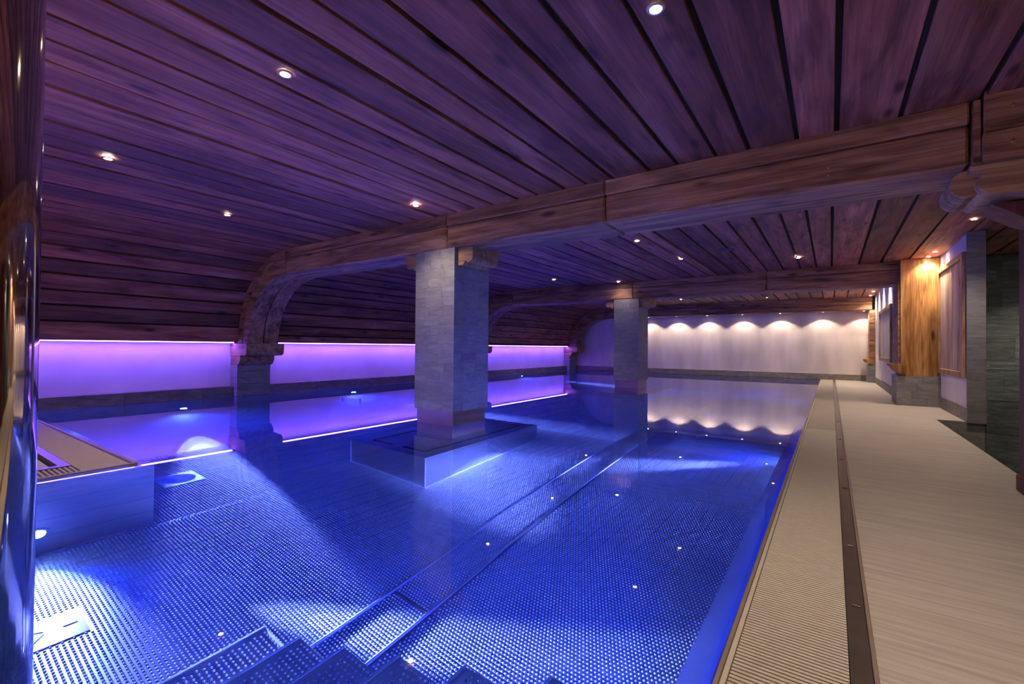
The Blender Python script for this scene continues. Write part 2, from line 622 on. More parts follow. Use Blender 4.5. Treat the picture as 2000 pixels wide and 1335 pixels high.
# ================================================================== timber beams with curved braces
def ell(cx, cz, a, b2, t):
    return (cx - a * math.sin(t), cz + b2 * math.cos(t))
def make_beam(y0, y1, x1, label, split):
    root = thing('timber_beam', label, 'beam', (-4.5, (y0 + y1) / 2, BEAMB), 'arched timber beams')
    zt = 2.65
    bx = -8.2
    cuts = [bx] + split + [x1]
    for a, b2 in zip(cuts[:-1], cuts[1:]):
        box('timber', 'beam', root, a + 0.003, b2 - 0.003, y0, y1, BEAMB, zt, 0.02)
        box('top_moulding', 'beam', root, a + 0.002, b2 - 0.002, y0 - 0.016, y1 + 0.016, zt, CEIL + 0.01, 0.013)
    ts = [math.pi / 2 * k / 20 for k in range(21)]
    ym = (y0 + y1) / 2
    mid = [ell(bx, 1.08, 1.60, 1.57, t) for t in ts]
    inn = [ell(bx, 1.08, 1.38, BEAMB - 1.08, t) for t in ts]
    out = [ell(bx, 1.08, 1.78, 1.73, t) for t in ts]
    MB().strip(mid, inn, 1, y0, ym - 0.010).build('curved_brace', 'beam', root, weld=True, bevel=0.008)
    MB().strip(mid, inn, 1, ym + 0.010, y1).build('curved_brace', 'beam', root, weld=True, bevel=0.008)
    MB().strip(out, mid, 1, y0 - 0.016, y1 + 0.016).build('curved_moulding', 'beam', root, weld=True, bevel=0.01)
    return root
b1 = make_beam(*BY[0], 0.80, 'long weathered timber beam crossing above the pool in front, arched at one end', [-4.2, -1.95])
make_beam(*BY[1], 1.12, 'timber beam carried by the second stone column, halfway down the pool', [-4.3, -1.2])
make_beam(*BY[2], 1.10, 'dark timber beam against the lit end wall', [-4.3])
# two screws in the first beam
for z in (2.515, 2.455):
    MB().lathe((-0.02, BY[0][0], z), [(0.006, -0.004), (0.006, 0.002)], 10, 1).build('screw', 'whitering', b1)

# wall pillars under the braces
def wall_pillar(y0, y1, label):
    root = thing('wall_pillar', label, 'pillar', (-9.95, (y0 + y1) / 2, 0), 'wall pillars under the braces')
    n = 5
    for i in range(n):
        z0, z1 = 0.63 * i / n, 0.63 * (i + 1) / n
        MB().box(-10.19, -9.90 + random.uniform(0, 0.004), y0 - 0.05, y1 + 0.0, z0 + 0.0015, z1 - 0.0015).build('stone_block', 'slate', root, bevel=0.003)
    lo = [(-10.19, 0.63), (-9.90, 0.63), (-9.85, 0.66), (-9.80, 0.72), (-9.785, 0.79), (-9.80, 0.82), (-10.19, 0.82)]
    MB().prism(lo, 1, y0 - 0.05, y1 + 0.03).build('capital_base', 'carved', root, bevel=0.004)
    hi = [(-10.19, 0.82), (-9.80, 0.82)]
    for k in range(9):
        t = math.pi * (1.15 - 0.95 * k / 8)
        hi.append((-9.63 - 0.10 * math.cos(math.pi - t) * -1.0, 0.93 - 0.105 * math.sin(t)) if False else (-9.60 + 0.10 * math.cos(-math.pi / 2 - 0.5 + 2.1 * k / 8), 0.93 + 0.10 * math.sin(-math.pi / 2 - 0.5 + 2.1 * k / 8)))
    hi += [(-9.50, 1.0), (-9.50, 1.075), (-10.19, 1.075)]
    MB().prism(hi, 1, y0 - 0.06, y1 + 0.08).build('capital', 'carved', root, bevel=0.004)
wall_pillar(*BY[0], 'stone pillar with scrolled wooden capital under the first curved brace')
wall_pillar(*BY[1], 'stone wall pillar with wooden capital hidden behind the stone column')
wall_pillar(BY[2][0], BY[2][1], 'stone pillar with scrolled capital in the far corner by the end wall')

# ================================================================== stone columns
def column(x0, x1, y0, label, group='stone columns in the pool'):
    y1 = y0 + 0.735
    root = thing('stone_column', label, 'column', ((x0 + x1) / 2, (y0 + y1) / 2, -0.72), group)
    box('steel_sleeve', 'sleeve', root, x0 + 0.025, x1 - 0.025, y0 + 0.025, y1 - 0.025, -0.72, 0.20, 0.003)
    box('core', 'gutter', root, x0 + 0.02, x1 - 0.02, y0 + 0.02, y1 - 0.02, 0.19, BEAMB)
    rows = 17
    z0, z1 = 0.187, BEAMB - 0.002
    rnd = random.Random(int(x0 * 1000 + y0 * 10))
    hh = (z1 - z0) / rows
    for r in range(rows):
        za, zb = z0 + r * hh + 0.0008, z0 + (r + 1) * hh - 0.0008
        for side in range(4):
            a, b2 = (x0, x1) if side % 2 == 0 else (y0, y1)
            cuts = [a, a + (b2 - a) * rnd.uniform(0.2, 0.42), a + (b2 - a) * rnd.uniform(0.55, 0.8), b2]
            for c0, c1 in zip(cuts[:-1], cuts[1:]):
                pr = rnd.uniform(0, 0.0018)
                c0 += 0.001
                c1 -= 0.001
                if side == 0:
                    box('stone_tile', 'slate', root, c0, c1, y0 - pr, y0 + 0.022, za, zb)
                elif side == 2:
                    box('stone_tile', 'slate', root, c0, c1, y1 - 0.022, y1 + pr, za, zb)
                elif side == 1:
                    box('stone_tile', 'slate', root, x1 - 0.022, x1 + pr, c0, c1, za, zb)
                else:
                    box('stone_tile', 'slate', root, x0 - pr, x0 + 0.022, c0, c1, za, zb)
    return root
C1 = (-4.785, -4.06, 4.475)
C2 = (-4.83, -4.14, 11.725)
column(*C1, 'large slate-clad column standing on a submerged steel plinth')
column(*C2, 'slate-clad column rising from the water further down the pool')

def corbel_profile(xa, xb, z0, z1):
    """double-lobed carved ends"""
    h = z1 - z0
    p = [(xa, z1), (xa, z1 - 0.35 * h)]
    for k in range(6):
        t = math.pi + (math.pi * 0.5) * k / 5
        p.append((xa + 0.09 + 0.09 * math.cos(t), z1 - 0.62 * h + 0.28 * h * math.sin(t)))
    p += [(xa + 0.13, z1 - 0.78 * h), (xa + 0.16, z0), (xb - 0.16, z0), (xb - 0.13, z1 - 0.78 * h)]
    for k in range(6):
        t = -math.pi / 2 + (math.pi * 0.5) * k / 5
        p.append((xb - 0.09 + 0.09 * math.cos(t), z1 - 0.62 * h + 0.28 * h * math.sin(t)))
    p += [(xb, z1 - 0.35 * h), (xb, z1)]
    return p
def corbel(c, label, w_=0.26):
    x0, x1, y0 = c
    root = thing('column_corbel', label, 'corbel', ((x0 + x1) / 2, y0 + 0.35, 2.12), 'carved corbels on the column heads')
    for nm, a, b2 in (('carved_end', x0 - w_, x0 - 0.006), ('carved_end', x1 + 0.006, x1 + w_)):
        prof = corbel_profile(x0 - w_, x1 + w_, 2.125, BEAMB - 0.002)
        side = [p for p in prof if (p[0] <= x0 if b2 < x0 else p[0] >= x1)]
        if b2 < x0:
            poly = [(b2, BEAMB - 0.002)] + side + [(b2, 2.125)]
            poly = [(min(p[0], b2), p[1]) for p in poly]
        else:
            poly = [(a, 2.125)] + side + [(a, BEAMB - 0.002)]
            poly = [(max(p[0], a), p[1]) for p in poly]
        MB().prism(poly, 1, y0 + 0.06, y0 + 0.62).build(nm, 'carved', root, bevel=0.003)
corbel(C1, 'carved wooden corbel at the head of the nearer slate column')
corbel(C2, 'carved wooden corbel at the head of the further slate column')

# ================================================================== pool
pool = thing('swimming_pool', 'stainless steel swimming pool with studded floor under blue light', 'pool', (-5.2, 9.9, ZF))
# walls of the basin
box('wall_panel', 'steel', pool, -10.2, XL, PY, YF, ZF, -0.002)
box('wall_panel', 'steel', pool, XL, XWALL, YF - 0.1, YF, ZF, -0.01)
MB().prism([(XWALL, ZF), (XWALL, -0.045), (XCOP, -0.002), (-0.28, -0.002), (-0.28, ZF)], 1, YN, YF - 0.1).build('wall_panel', 'steel', pool)
MB().prism([(YN, ZF), (YN, -0.10), (YN - 0.08, -0.002), (YN - 0.10, -0.002), (YN - 0.10, ZF)], 0, -4.9, XWALL).build('wall_panel', 'steel', pool)
MB().prism([(PX + 0.09, ZF), (PX + 0.09, -0.10), (PX, -0.002), (PX - 0.05, -0.002), (PX - 0.05, ZF)], 1, YN, PY + 0.09).build('wall_panel', 'steel', pool)
MB().prism([(PY + 0.09, ZF), (PY + 0.09, -0.10), (PY, -0.002), (PY - 0.05, -0.002), (PY - 0.05, ZF)], 0, XL, PX + 0.09).build('wall_panel', 'steel', pool)

YG = 6.6      # nearer than this the studs are solid, further away relief in the sheet
CH0, CH1 = -2.66, -2.30
PED = (-5.02, -3.69, 3.62, 5.95)
DR = (-6.05, -5.65, 1.84, 2.22)
INL = (-4.02, -3.72, 0.42, 0.85)
STAIR = (-2.84, -0.41, 0.25, 1.45)
xs = [(XL, -7.42), (-7.42, -4.85), (-4.85, CH0 - 0.015), (CH1 + 0.015, XWALL)]
for a, b2 in xs:
    for c, d in ((YN, YG), (YG, 13.0), (13.0, YF - 0.1)):
        if b2 < PX:
            c = max(c, PY + 0.09)
        far = c >= YG - 0.1 or b2 < -7.0
        o = box('floor_panel', 'steel_relief' if far else 'sheet', pool, a + 0.003, b2 - 0.003, c, d - 0.004, ZF - 0.02, ZF)
        if not far:
            studs('floor_studs', lattice(max(a, -6.9), b2, c, d, ZF, (PED, DR, INL)), o)
ych = [1.5, 2.31, 4.42, 6.6, 9.4, 12.2, 15.0, 17.6, YF - 0.1]
for c, d in zip(ych[:-1], ych[1:]):
    o = box('channel_cover', 'sheet' if c < YG - 0.2 else 'steel_relief', pool, CH0 + 0.012, CH1 - 0.012, c + 0.006, d - 0.006, ZF - 0.02, ZF - 0.002)
    if c < YG - 0.2:
        studs('cover_studs', lattice(CH0, CH1, c, d, ZF - 0.002), o)
box('floor_panel', 'steel', pool, CH0 - 0.015, CH1 + 0.015, YN, 1.5, ZF - 0.02, ZF)
for x in (CH0, CH1):
    MB().prism([(x + 0.012 * math.cos(t), ZF + 0.02 * math.sin(t)) for t in [math.pi * k / 6 for k in range(7)]], 1, 1.5, YF - 0.1).build('channel_rail', 'steel', pool)
# ground slab under the floor
box('bed', 'gutter', pool, XL, XWALL, YN, YF, ZF - 0.08, ZF - 0.021)

# plinths under the columns
def plinth(dy, label):
    x0, x1, y0, y1 = PED[0], PED[1], PED[2] + dy, PED[3] + dy
    root = thing('column_plinth', label, 'plinth', ((x0 + x1) / 2, (y0 + y1) / 2, ZF), 'submerged steel plinths')
    box('side_casing', 'steel', root, x0, x1, y0, y1, ZF, -0.752, 0.004)
    zt0, zt1 = -0.752, -0.728
    g = 0.17
    box('rim_plate', 'steel', root, x0, x1, y0, y0 + g, zt0, zt1)
    box('rim_plate', 'steel', root, x0, x1, y1 - g, y1, zt0, zt1)
    box('rim_plate', 'steel', root, x0, x0 + g, y0 + g + 0.002, y1 - g - 0.002, zt0, zt1)
    box('rim_plate', 'steel', root, x1 - g, x1, y0 + g + 0.002, y1 - g - 0.002, zt0, zt1)
    for xx_ in (x0, x1):
        for yy_ in (y0, y1):
            box('corner_bead', 'nosing', root, xx_ - 0.008, xx_ + 0.008, yy_ - 0.008, yy_ + 0.008, ZF, zt1 + 0.002, 0.003)
    for yy_ in (y0, y1):
        box('weld_bead', 'nosing', root, x0 - 0.012, x1 + 0.012, yy_ - 0.012, yy_ + 0.012, ZF, ZF + 0.02, 0.004)
    for xx_ in (x0, x1):
        box('weld_bead', 'nosing', root, xx_ - 0.012, xx_ + 0.012, y0 + 0.012, y1 - 0.012, ZF, ZF + 0.02, 0.004)
    s = 0.045
    box('slot', 'slot', root, x0 + g, x1 - g, y0 + g, y1 - g, zt0, zt0 + 0.004)
    o = box('top_plate', 'steel', root, x0 + g + s, x1 - g - s, y0 + g + s, y1 - g - s, zt0 + 0.004, zt1)
    cx = (x0 + x1) / 2
    box('bridge_plate', 'steel', root, cx - 0.09, cx + 0.09, y0 + g, y0 + g + s, zt0 + 0.004, zt1)
    return root
plinth(0, 'long submerged steel plinth with slotted top under the nearer column')
plinth(C2[2] - C1[2], 'submerged steel plinth under the further column')

# floor fittings
dr = thing('floor_drain', 'square steel drain plate with a round bowl set in the pool floor', 'drain', (-5.85, 2.03, ZF))
fr_ = MB()
cx, cy, R = -5.85, 2.03, 0.155
n = 32
sq, ci, bowl = [], [], []
for k in range(n):
    t = 2 * math.pi * k / n
    c_, s_ = math.cos(t), math.sin(t)
    q = 0.19 / max(abs(c_), abs(s_))
    sq.append((cx + q * c_, cy + q * s_, ZF + 0.006))
    ci.append((cx + R * c_, cy + R * s_, ZF + 0.006))
fr_.add(sq + ci, [(k, (k + 1) % n, n + (k + 1) % n, n + k) for k in range(n)])
skirtv = [(x, y, ZF - 0.002) for x, y, z in sq]
fr_.add(sq + skirtv, [(k, n + k, n + (k + 1) % n, (k + 1) % n) for k in range(n)])
fr_.build('plate', 'steel', dr)
bw = MB()
prof = [(R, 0.006), (R * 0.95, 0.004), (R * 0.8, 0.0025), (R * 0.5, 0.0015), (0.02, 0.001)]
bw.lathe((cx, cy, ZF), [(r, h) for r, h in prof], 32)
bw.build('bowl', 'steel_mirror', dr, smooth=False)
il = thing('inlet_plate', 'flat steel inlet plate with arrow-shaped slots on the pool floor', 'inlet', (-3.87, 0.64, ZF))
box('plate', 'steel', il, INL[0] + 0.01, INL[1] - 0.01, INL[2], INL[3] - 0.01, ZF, ZF + 0.006, 0.001)
zs = ZF + 0.0065
MB().prism([(-3.875, 0.745), (-3.862, 0.745), (-3.862, 0.81), (-3.875, 0.81)], 2, zs, zs + 0.004).build('bar_mark', 'nosing', il)
for sx in (-1, 1):
    MB().prism([(-3.87 + sx * 0.012, 0.66), (-3.87 + sx * 0.075, 0.60), (-3.87 + sx * 0.075, 0.56), (-3.87 + sx * 0.03, 0.62)], 2, zs, zs + 0.003).build('arrow_slot', 'slot', il)

# stair into the pool
st = thing('pool_stair', 'submerged steel stair with studded treads at the near end of the pool', 'stair', (-1.6, 0.85, ZF))
TX = [-0.83, -1.235, -1.64, -2.05, -2.455, -2.84]
TZ = [-0.25, -0.485, -0.72, -0.965, -1.20, -1.41]
for i, (x, z) in enumerate(zip(TX, TZ)):
    xr = (TX[i - 1] if i else XWALL) + 0.015
    t = box('tread', 'sheet', st, x, xr, YN + 0.02, 1.45, z - 0.045, z, 0.003)
    zup = (TZ[i - 1] - 0.045) if i else -0.10
    box('riser', 'sheet', st, xr - 0.012, xr - 0.004, YN + 0.02, 1.448, z, zup)
    box('nosing', 'nosing', t, x - 0.006, x + 0.008, YN + 0.02, 1.452, z - 0.046, z + 0.006, 0.002)
    studs('tread_studs', lattice(x + 0.03, xr, 0.55, 1.44, z, (), 0.03), t, r=0.0092, h=0.0066)
for y in (0.4, 1.32):
    poly = []
    for i, (x, z) in enumerate(zip(TX, TZ)):
        poly += [((TX[i - 1] + 0.05) if i else XWALL, z - 0.046), (x + 0.05, z - 0.046)]
    MB().prism(poly + [(TX[-1] + 0.05, ZF), (XWALL, ZF)], 1, y, y + 0.012).build('stringer', 'steel', st)

# submerged ladder by the side wall
ld = thing('pool_ladder', 'submerged steel ladder with thin rungs near the side wall, left of the slate column', 'ladder', (-8.75, 6.3, ZF))
for xx_, yy_ in ((-9.0, 6.25), (-8.5, 6.35)):
    MB().lathe((xx_, yy_, ZF), [(0.022, 0.0), (0.022, 0.78), (0.016, 0.80)], 12).build('upright', 'steel', ld)
for k in range(6):
    MB().prism([(-9.0, 6.24), (-8.5, 6.34), (-8.5, 6.36), (-9.0, 6.26)], 2, ZF + 0.12 + 0.12 * k, ZF + 0.135 + 0.12 * k).build('rung', 'steel', ld)

# overflow channel along the deck
ov = thing('overflow_channel', 'long overflow gutter with beige grating between pool and deck', 'gutter', (-0.09, 9.9, -0.15))
box('trough', 'gutter', ov, -0.27, 0.055, YN - 0.08, YF - 0.03, -0.15, -0.03)
box('pool_edge', 'rim', ov, XCOP, -0.290, YN - 0.08, YF - 0.03, -0.03, 0.006, 0.002)
box('edge_strip', 'grate', ov, -0.288, -0.272, YN - 0.08, YF - 0.03, -0.03, 0.003, 0.001)
box('deck_edge', 'bronze', ov, 0.052, 0.112, YN - 0.08, YF - 0.03, -0.15, 0.001, 0.001)
box('lip', 'rim', ov, 0.113, 0.126, YN - 0.08, YF - 0.03, -0.15, 0.010, 0.002)
def slat_mesh(name, length, axis, width, mat, bumps=14):
    m = MB()
    h = 0.014
    a = width / 2
    poly = [(-a, -h), (-a * 0.8, -0.002), (-a * 0.4, 0), (a * 0.4, 0), (a * 0.8, -0.002), (a, -h)]
    if axis == 0:
        m.prism(poly, 0, -length / 2, length / 2)
    else:
        m.prism(poly, 1, -length / 2, length / 2)
    me = bpy.data.meshes.new(name)
    me.from_pydata(m.v, [], m.f)
    bm = bmesh.new()
    bm.from_mesh(me)
    bmesh.ops.recalc_face_normals(bm, faces=bm.faces)
    bm.to_mesh(me)
    bm.free()
    me.materials.append(M[mat])
    return me
sm = slat_mesh('slat', 0.318, 0, 0.0145, 'grate')
PIT_ = 0.0195
y = 1.45
for k in range(300):
    inst('slat', sm, ov, (-0.110, y, 0.0))
    y += PIT_
rest = MB()
yy = y
while yy < YF - 0.05:
    rest.box(-0.269, 0.049, yy - 0.006, yy + 0.006, -0.012, 0.0)
    yy += PIT_
yy = 1.45 - PIT_
while yy > YN - 0.05:
    rest.box(-0.269, 0.049, yy - 0.006, yy + 0.006, -0.012, 0.0)
    yy -= PIT_
o = rest.build('grating_slats', 'grate', ov)
o['kind'] = 'stuff'
# little clips on the dark edge
for yc in (2.35, 3.05, 4.3, 5.4, 6.6, 8.2):
    box('clip', 'bronze', ov, 0.07, 0.10, yc, yc + 0.018, 0.001, 0.007, 0.002)

# overflow channel round the platform corner
op = thing('platform_gutter', 'overflow gutter with tan grating round the corner of the platform by the steel post', 'gutter', (-6.5, 0.9, -0.15))
G = 0.36
MB().prism([(XL, PY), (PX, PY), (PX, YN), (PX - 0.42, YN), (PX - 0.42, PY - 0.42), (XL, PY - 0.42)], 2, -0.15, -0.03).build('trough', 'gutter', op)
MB().prism([(XL, PY - 0.03), (XL, PY + 0.0), (PX, PY), (PX, YN), (PX - 0.03, YN), (PX - 0.03, PY - 0.03)], 2, -0.028, 0.014).build('pool_edge', 'rim', op, bevel=0.004)
MB().prism([(XL, PY - G - 0.07), (XL, PY - G), (PX - G, PY - G), (PX - G, YN), (PX - G - 0.07, YN), (PX - G - 0.07, PY - G - 0.07)], 2, -0.15, 0.006).build('deck_edge', 'steel', op)
sx = slat_mesh('slat', G - 0.05, 0, 0.02, 'grate_tan')
yy = YN + 0.03
while yy < PY - 0.36:
    inst('slat', sx, op, (PX - 0.03 - (G - 0.03) / 2, yy, 0.0))
    yy += 0.032
sy_ = slat_mesh('slat', G - 0.05, 1, 0.0265, 'grate_tan')
xx = PX - 0.05
for k in range(150):
    inst('slat', sy_, op, (xx, PY - 0.03 - (G - 0.03) / 2, 0.0))
    xx -= 0.032

# water
wv = [(-10.02, PY - 0.01), (PX - 0.01, PY - 0.01), (PX - 0.01, YN - 0.09), (XCOP + 0.004, YN - 0.09), (XCOP + 0.004, YF), (-10.02, YF)]
m = MB()
m.add([(x, y_, -0.004) for x, y_ in wv], [tuple(range(6))])
me = bpy.data.meshes.new('pool_water')
me.from_pydata([(x + 5.0, y_ - 9.0, 0) for x, y_ in wv], [], [tuple(range(6))])
me.materials.append(M['water'])
wo = bpy.data.objects.new('pool_water', me)
link(wo, None, (-5.0, 9.0, -0.004))
tag(wo, 'still clear pool water mirroring the purple wall', 'water', kind='stuff')
if me.polygons[0].normal.z < 0:
    me.flip_normals()

# ================================================================== downlights
RING = MB().lathe((0, 0, 0), [(0.030, 0.0), (0.030, -0.006), (0.044, -0.006), (0.047, 0.0)], 20)
def mesh_of(mb, name, mat, smooth=False):
    me = bpy.data.meshes.new(name)
    me.from_pydata(mb.v, [], mb.f)
    me.materials.append(M[mat])
    return me
ringv = MB()
n = 20
vs, fs = [], []
for r_, h_ in ((0.030, -0.001), (0.031, -0.008), (0.043, -0.008), (0.047, 0.0)):
    vs += [(r_ * math.cos(2 * math.pi * k / n), r_ * math.sin(2 * math.pi * k / n), h_) for k in range(n)]
for i in range(3):
    fs += [(i * n + k, i * n + (k + 1) % n, (i + 1) * n + (k + 1) % n, (i + 1) * n + k) for k in range(n)]
ringv.add(vs, fs)
ring_me = mesh_of(ringv, 'trim_ring', 'whitering')
lensv = MB().add([(0.030 * math.cos(2 * math.pi * k / n), 0.030 * math.sin(2 * math.pi * k / n), -0.003) for k in range(n)], [tuple(range(n))[::-1]])
lens_me = mesh_of(lensv, 'lens', 'lens')
lens_s = mesh_of(lensv, 'lens', 'lens_small')
def spot(name, parent, loc, energy, col, angle, blend, direction=(0, 0, -1), radius=0.03):
    d = bpy.data.lights.new(name, 'SPOT')
    d.energy = energy
    d.color = col
    d.spot_size = math.radians(angle)
    d.spot_blend = blend
    d.shadow_soft_size = radius
    o = bpy.data.objects.new(name, d)
    link(o, parent, loc)
    o.rotation_euler = Vector(direction).to_track_quat('-Z', 'Y').to_euler()
    return o
def downlight(x, y, label, energy=E_DOWN, z=CEIL - 0.008, angle=115, blend=0.7, small=False, group='recessed ceiling downlights'):
    root = thing('ceiling_downlight', label, 'downlight', (x, y, z), group)
    inst('trim_ring', ring_me, root, (x, y, z))
    inst('lens', lens_s if small else lens_me, root, (x, y, z))
    spot('lamp', root, (x, y, z - 0.012), energy, WARM, angle, blend)
B1 = 'in the nearest ceiling bay'
for x, y, lb in [
    (-0.738, 2.318, 'brightest warm downlight, above the near end of the pool at the top edge'),
    (-2.874, 1.546, 'downlight in the purple planks second from the top of the view'),
    (-5.573, 1.321, 'downlight in the purple planks beside the steel post'),
    (-6.647, 2.814, 'downlight low in the purple planks between the steel post and the wall pillar'),
    (-4.208, 3.921, 'downlight just in front of the first beam above the slate column')]:
    downlight(x, y, lb)
for x, y, lb in [
    (-2.588, 7.224, 'downlight just behind the first beam, nearer of two in a row'),
    (-2.391, 9.124, 'downlight between the first and second beam next to the round speaker'),
    (-0.514, 10.2, 'downlight between the beams above the overflow grating'),
    (-5.841, 10.219, 'downlight behind the slate column near the vault'),
    (-5.5, 7.1, 'downlight hidden above the nearer slate column')]:
    downlight(x, y, lb)
downlight(-4.597, 11.45, 'downlight just in front of the second beam above the further column', 7.0)
downlight(1.548, 8.416, 'downlight under the carved bracket beside the red post')
downlight(1.50, 10.85, 'downlight above the first framed panel, nearer the stone pier', E_SIDE)
downlight(1.48, 11.36, 'downlight above the golden post', E_SIDE)
for x, y, lb in [
    (-4.381, 16.741, 'small far downlight behind the second beam above the water'),
    (-1.773, 17.506, 'small far downlight near the end beam above the water'),
    (-1.36, 15.1, 'small far downlight hidden behind the second beam'),
    (-7.2, 15.0, 'far downlight near the vault hidden behind the columns')]:
    downlight(x, y, lb, small=True)
for x, y, lb in [
    (1.03, 18.55, 'furthest downlight in the row along the right wall'),
    (1.03, 17.3, 'downlight third along the row above the far framed panel'),
    (1.03, 15.9, 'downlight second along the row above the far framed panel'),
    (1.03, 14.3, 'first downlight past the second beam along the right wall')]:
    downlight(x, y, lb, E_SIDE, small=True, group='downlights washing the right wall')
for k, x in enumerate([-8.75, -7.5, -6.35, -5.20, -4.02, -2.76, -1.518, -0.239, 0.90]):
    if k < 2:
        lb = ['wall washer nearest the vault on the end wall', 'wall washer beside the far corner of the end wall'][k]
    else:
        lb = ['wall washer hidden behind the further column', 'wall washer just beside the further column', 'second wall washer along the end wall from the further column',
              'third wall washer along the end wall from the further column', 'fourth wall washer along the end wall from the further column',
              'fifth wall washer along the end wall from the further column', 'wall washer in the corner of end wall and right wall'][k - 2]
    if k < 2:
        continue
    downlight(x, 19.20, lb, E_FAR, BEAMB - 0.001, 118, 0.3, True, 'wall washers along the end wall')
# lamps over the deck; near and rear ones unseen, added for their light
for x, y, lb in [(0.75, 2.3, 'added unseen downlight over the near deck beside the overflow channel'), (0.75, 0.6, 'added unseen downlight over the deck at the near end'), (0.8, 6.6, 'downlight over the deck past the first beam'),
                 (2.1, -1.2, 'added unseen downlight over the entrance deck'), (-1.5, -1.6, 'added unseen downlight over the rear deck'), (-5.0, -1.6, 'added unseen downlight over the platform')]:
    downlight(x, y, lb)

for x, lb in [(-7.0, 'added unseen lamp at the rear wall above the platform'), (-4.6, 'added unseen lamp at the rear wall beside the platform'), (-2.2, 'added unseen lamp at the rear wall behind the stair'), (0.2, 'added unseen lamp at the rear wall behind the channel'), (2.2, 'added unseen lamp at the rear wall by the entrance')]:
    downlight(x, -3.45, lb, E_REAR, group='added unseen lamps along the rear wall')  # added out of view so the rear wall bounces warm light onto the beam

downlight(3.0, 10.8, 'added unseen downlight for the dark stairwell passage', 70.0)  # lamp added out of view to brighten the dark slate wall

# ceiling speaker
sp_ = thing('ceiling_speaker', 'small round dark speaker grille in the ceiling planks', 'speaker', (-1.506, 8.752, CEIL))
MB().lathe((-1.506, 8.752, CEIL - 0.014), [(0.112, 0.0), (0.12, 0.004), (0.12, 0.02)], 28).build('grille', 'speaker', sp_)
MB().lathe((-1.506, 8.752, CEIL - 0.010), [(0.12, 0.0), (0.132, 0.002), (0.135, 0.012)], 28).build('ring', 'speaker', sp_)

# LED strips in the slot above the side wall
ys = [1.0 - 4.8] + [0]
for (a, b2, lb) in [(-3.8, BY[0][0] - 0.07, 'purple light strip in the slot beside the steel post'),
                    (BY[0][1] + 0.09, BY[1][0] - 0.07, 'purple light strip in the slot behind the nearer slate column'),
                    (BY[1][1] + 0.09, BY[2][0] - 0.07, 'purple light strip in the slot towards the end wall')]:
    t = thing('light_strip', lb, 'light strip', (-10.02, (a + b2) / 2, 1.085), 'purple strips along the side wall')
    box('profile', 'whitering', t, -10.06, -9.98, a, b2, 1.100, 1.114)
    MB().prism([(-10.05, 1.0995), (-9.985, 1.0995), (-9.985, 1.087), (-10.05, 1.087)], 1, a + 0.01, b2 - 0.01).build('diffuser', 'led', t)

# ================================================================== pool lamps
def narrow(parent, loc, watts, direction, angle, size=0.08):
    d = bpy.data.lights.new('beam', 'AREA')
    d.shape = 'DISK'
    d.size = size
    d.spread = math.radians(angle)
    d.energy = watts
    d.color = BEAMC
    o = bpy.data.objects.new('beam', d)
    link(o, parent, loc)
    o.rotation_euler = Vector(direction).to_track_quat('-Z', 'Y').to_euler()
    return o
def pool_lamp(loc, d, label, e_wide=E_POOL, beams=(), wide=130, wcol=POOLC):
    """d: the way the fixture faces; beams: (direction, watts, angle) thrown by its lens"""
    root = thing('pool_lamp', label, 'lamp', loc, 'underwater lamps')
    ax = 0 if abs(d[0]) > abs(d[1]) else 1
    s = 1 if d[ax] > 0 else -1
    MB().lathe(loc, [(0.085, 0.0), (0.085, 0.012 * s), (0.06, 0.014 * s)], 24, ax).build('flange', 'steel', root)
    MB().lathe(loc, [(0.055, 0.0145 * s), (0.055, 0.017 * s)], 24, ax).build('lens', 'poollens', root)
    p = [loc[i] + d[i] * 0.03 for i in range(3)]
    spot('lamp', root, p, e_wide, wcol, wide, 0.9, d, 0.05)
    for bd, watts, ang in beams:
        narrow(root, p, watts * E_BEAM, bd, ang)
XA, XB = XL + 0.002, XWALL - 0.002
pool_lamp((XA, 3.52, -1.2), (1, 0, -0.05), 'underwater lamp on the side wall between steel post and wall pillar', E_POOL * 2, [((1, -0.28, -0.08), 350, 11)])
pool_lamp((XA, 7.25, -1.2), (1, 0, -0.05), 'underwater lamp on the side wall before the slate column', E_POOL * 4, [((1, -0.10, -0.07), 70, 14)])
pool_lamp((XA, 11.1, -1.2), (1, 0, -0.05), 'underwater lamp on the side wall hidden behind the slate column', E_POOL * 5)
pool_lamp((XA, 15.0, -1.2), (1, 0, -0.05), 'underwater lamp on the side wall past the slate column', E_POOL * 4, [((1, -0.3, -0.07), 70, 14)])
pool_lamp((XB, 2.75, -0.8), (-1, 0, -0.1), 'underwater lamp below the overflow channel near the stair', E_POOL * 3, [((-3.28, 1.6, -0.50), 150, 34)])
pool_lamp((XB, 6.75, -1.45), (-1, 0, 0), 'underwater lamp below the overflow channel mid pool', E_POOL * 3, [((-2.6, -1.75, -0.4), 130, 17)])
pool_lamp((XB, 14.6, -0.8), (-1, 0, -0.1), 'underwater lamp below the overflow channel at the far end', E_POOL * 5)
pool_lamp((PX + 0.092, 0.78, -1.25), (1, 0, -0.05), 'underwater lamp in the platform wall beside the inlet plate', E_POOL * 1.5,
          [((4.1, 2.05, -0.58), 190, 9), ((0.8, -0.25, -0.42), 75, 64)], 110)

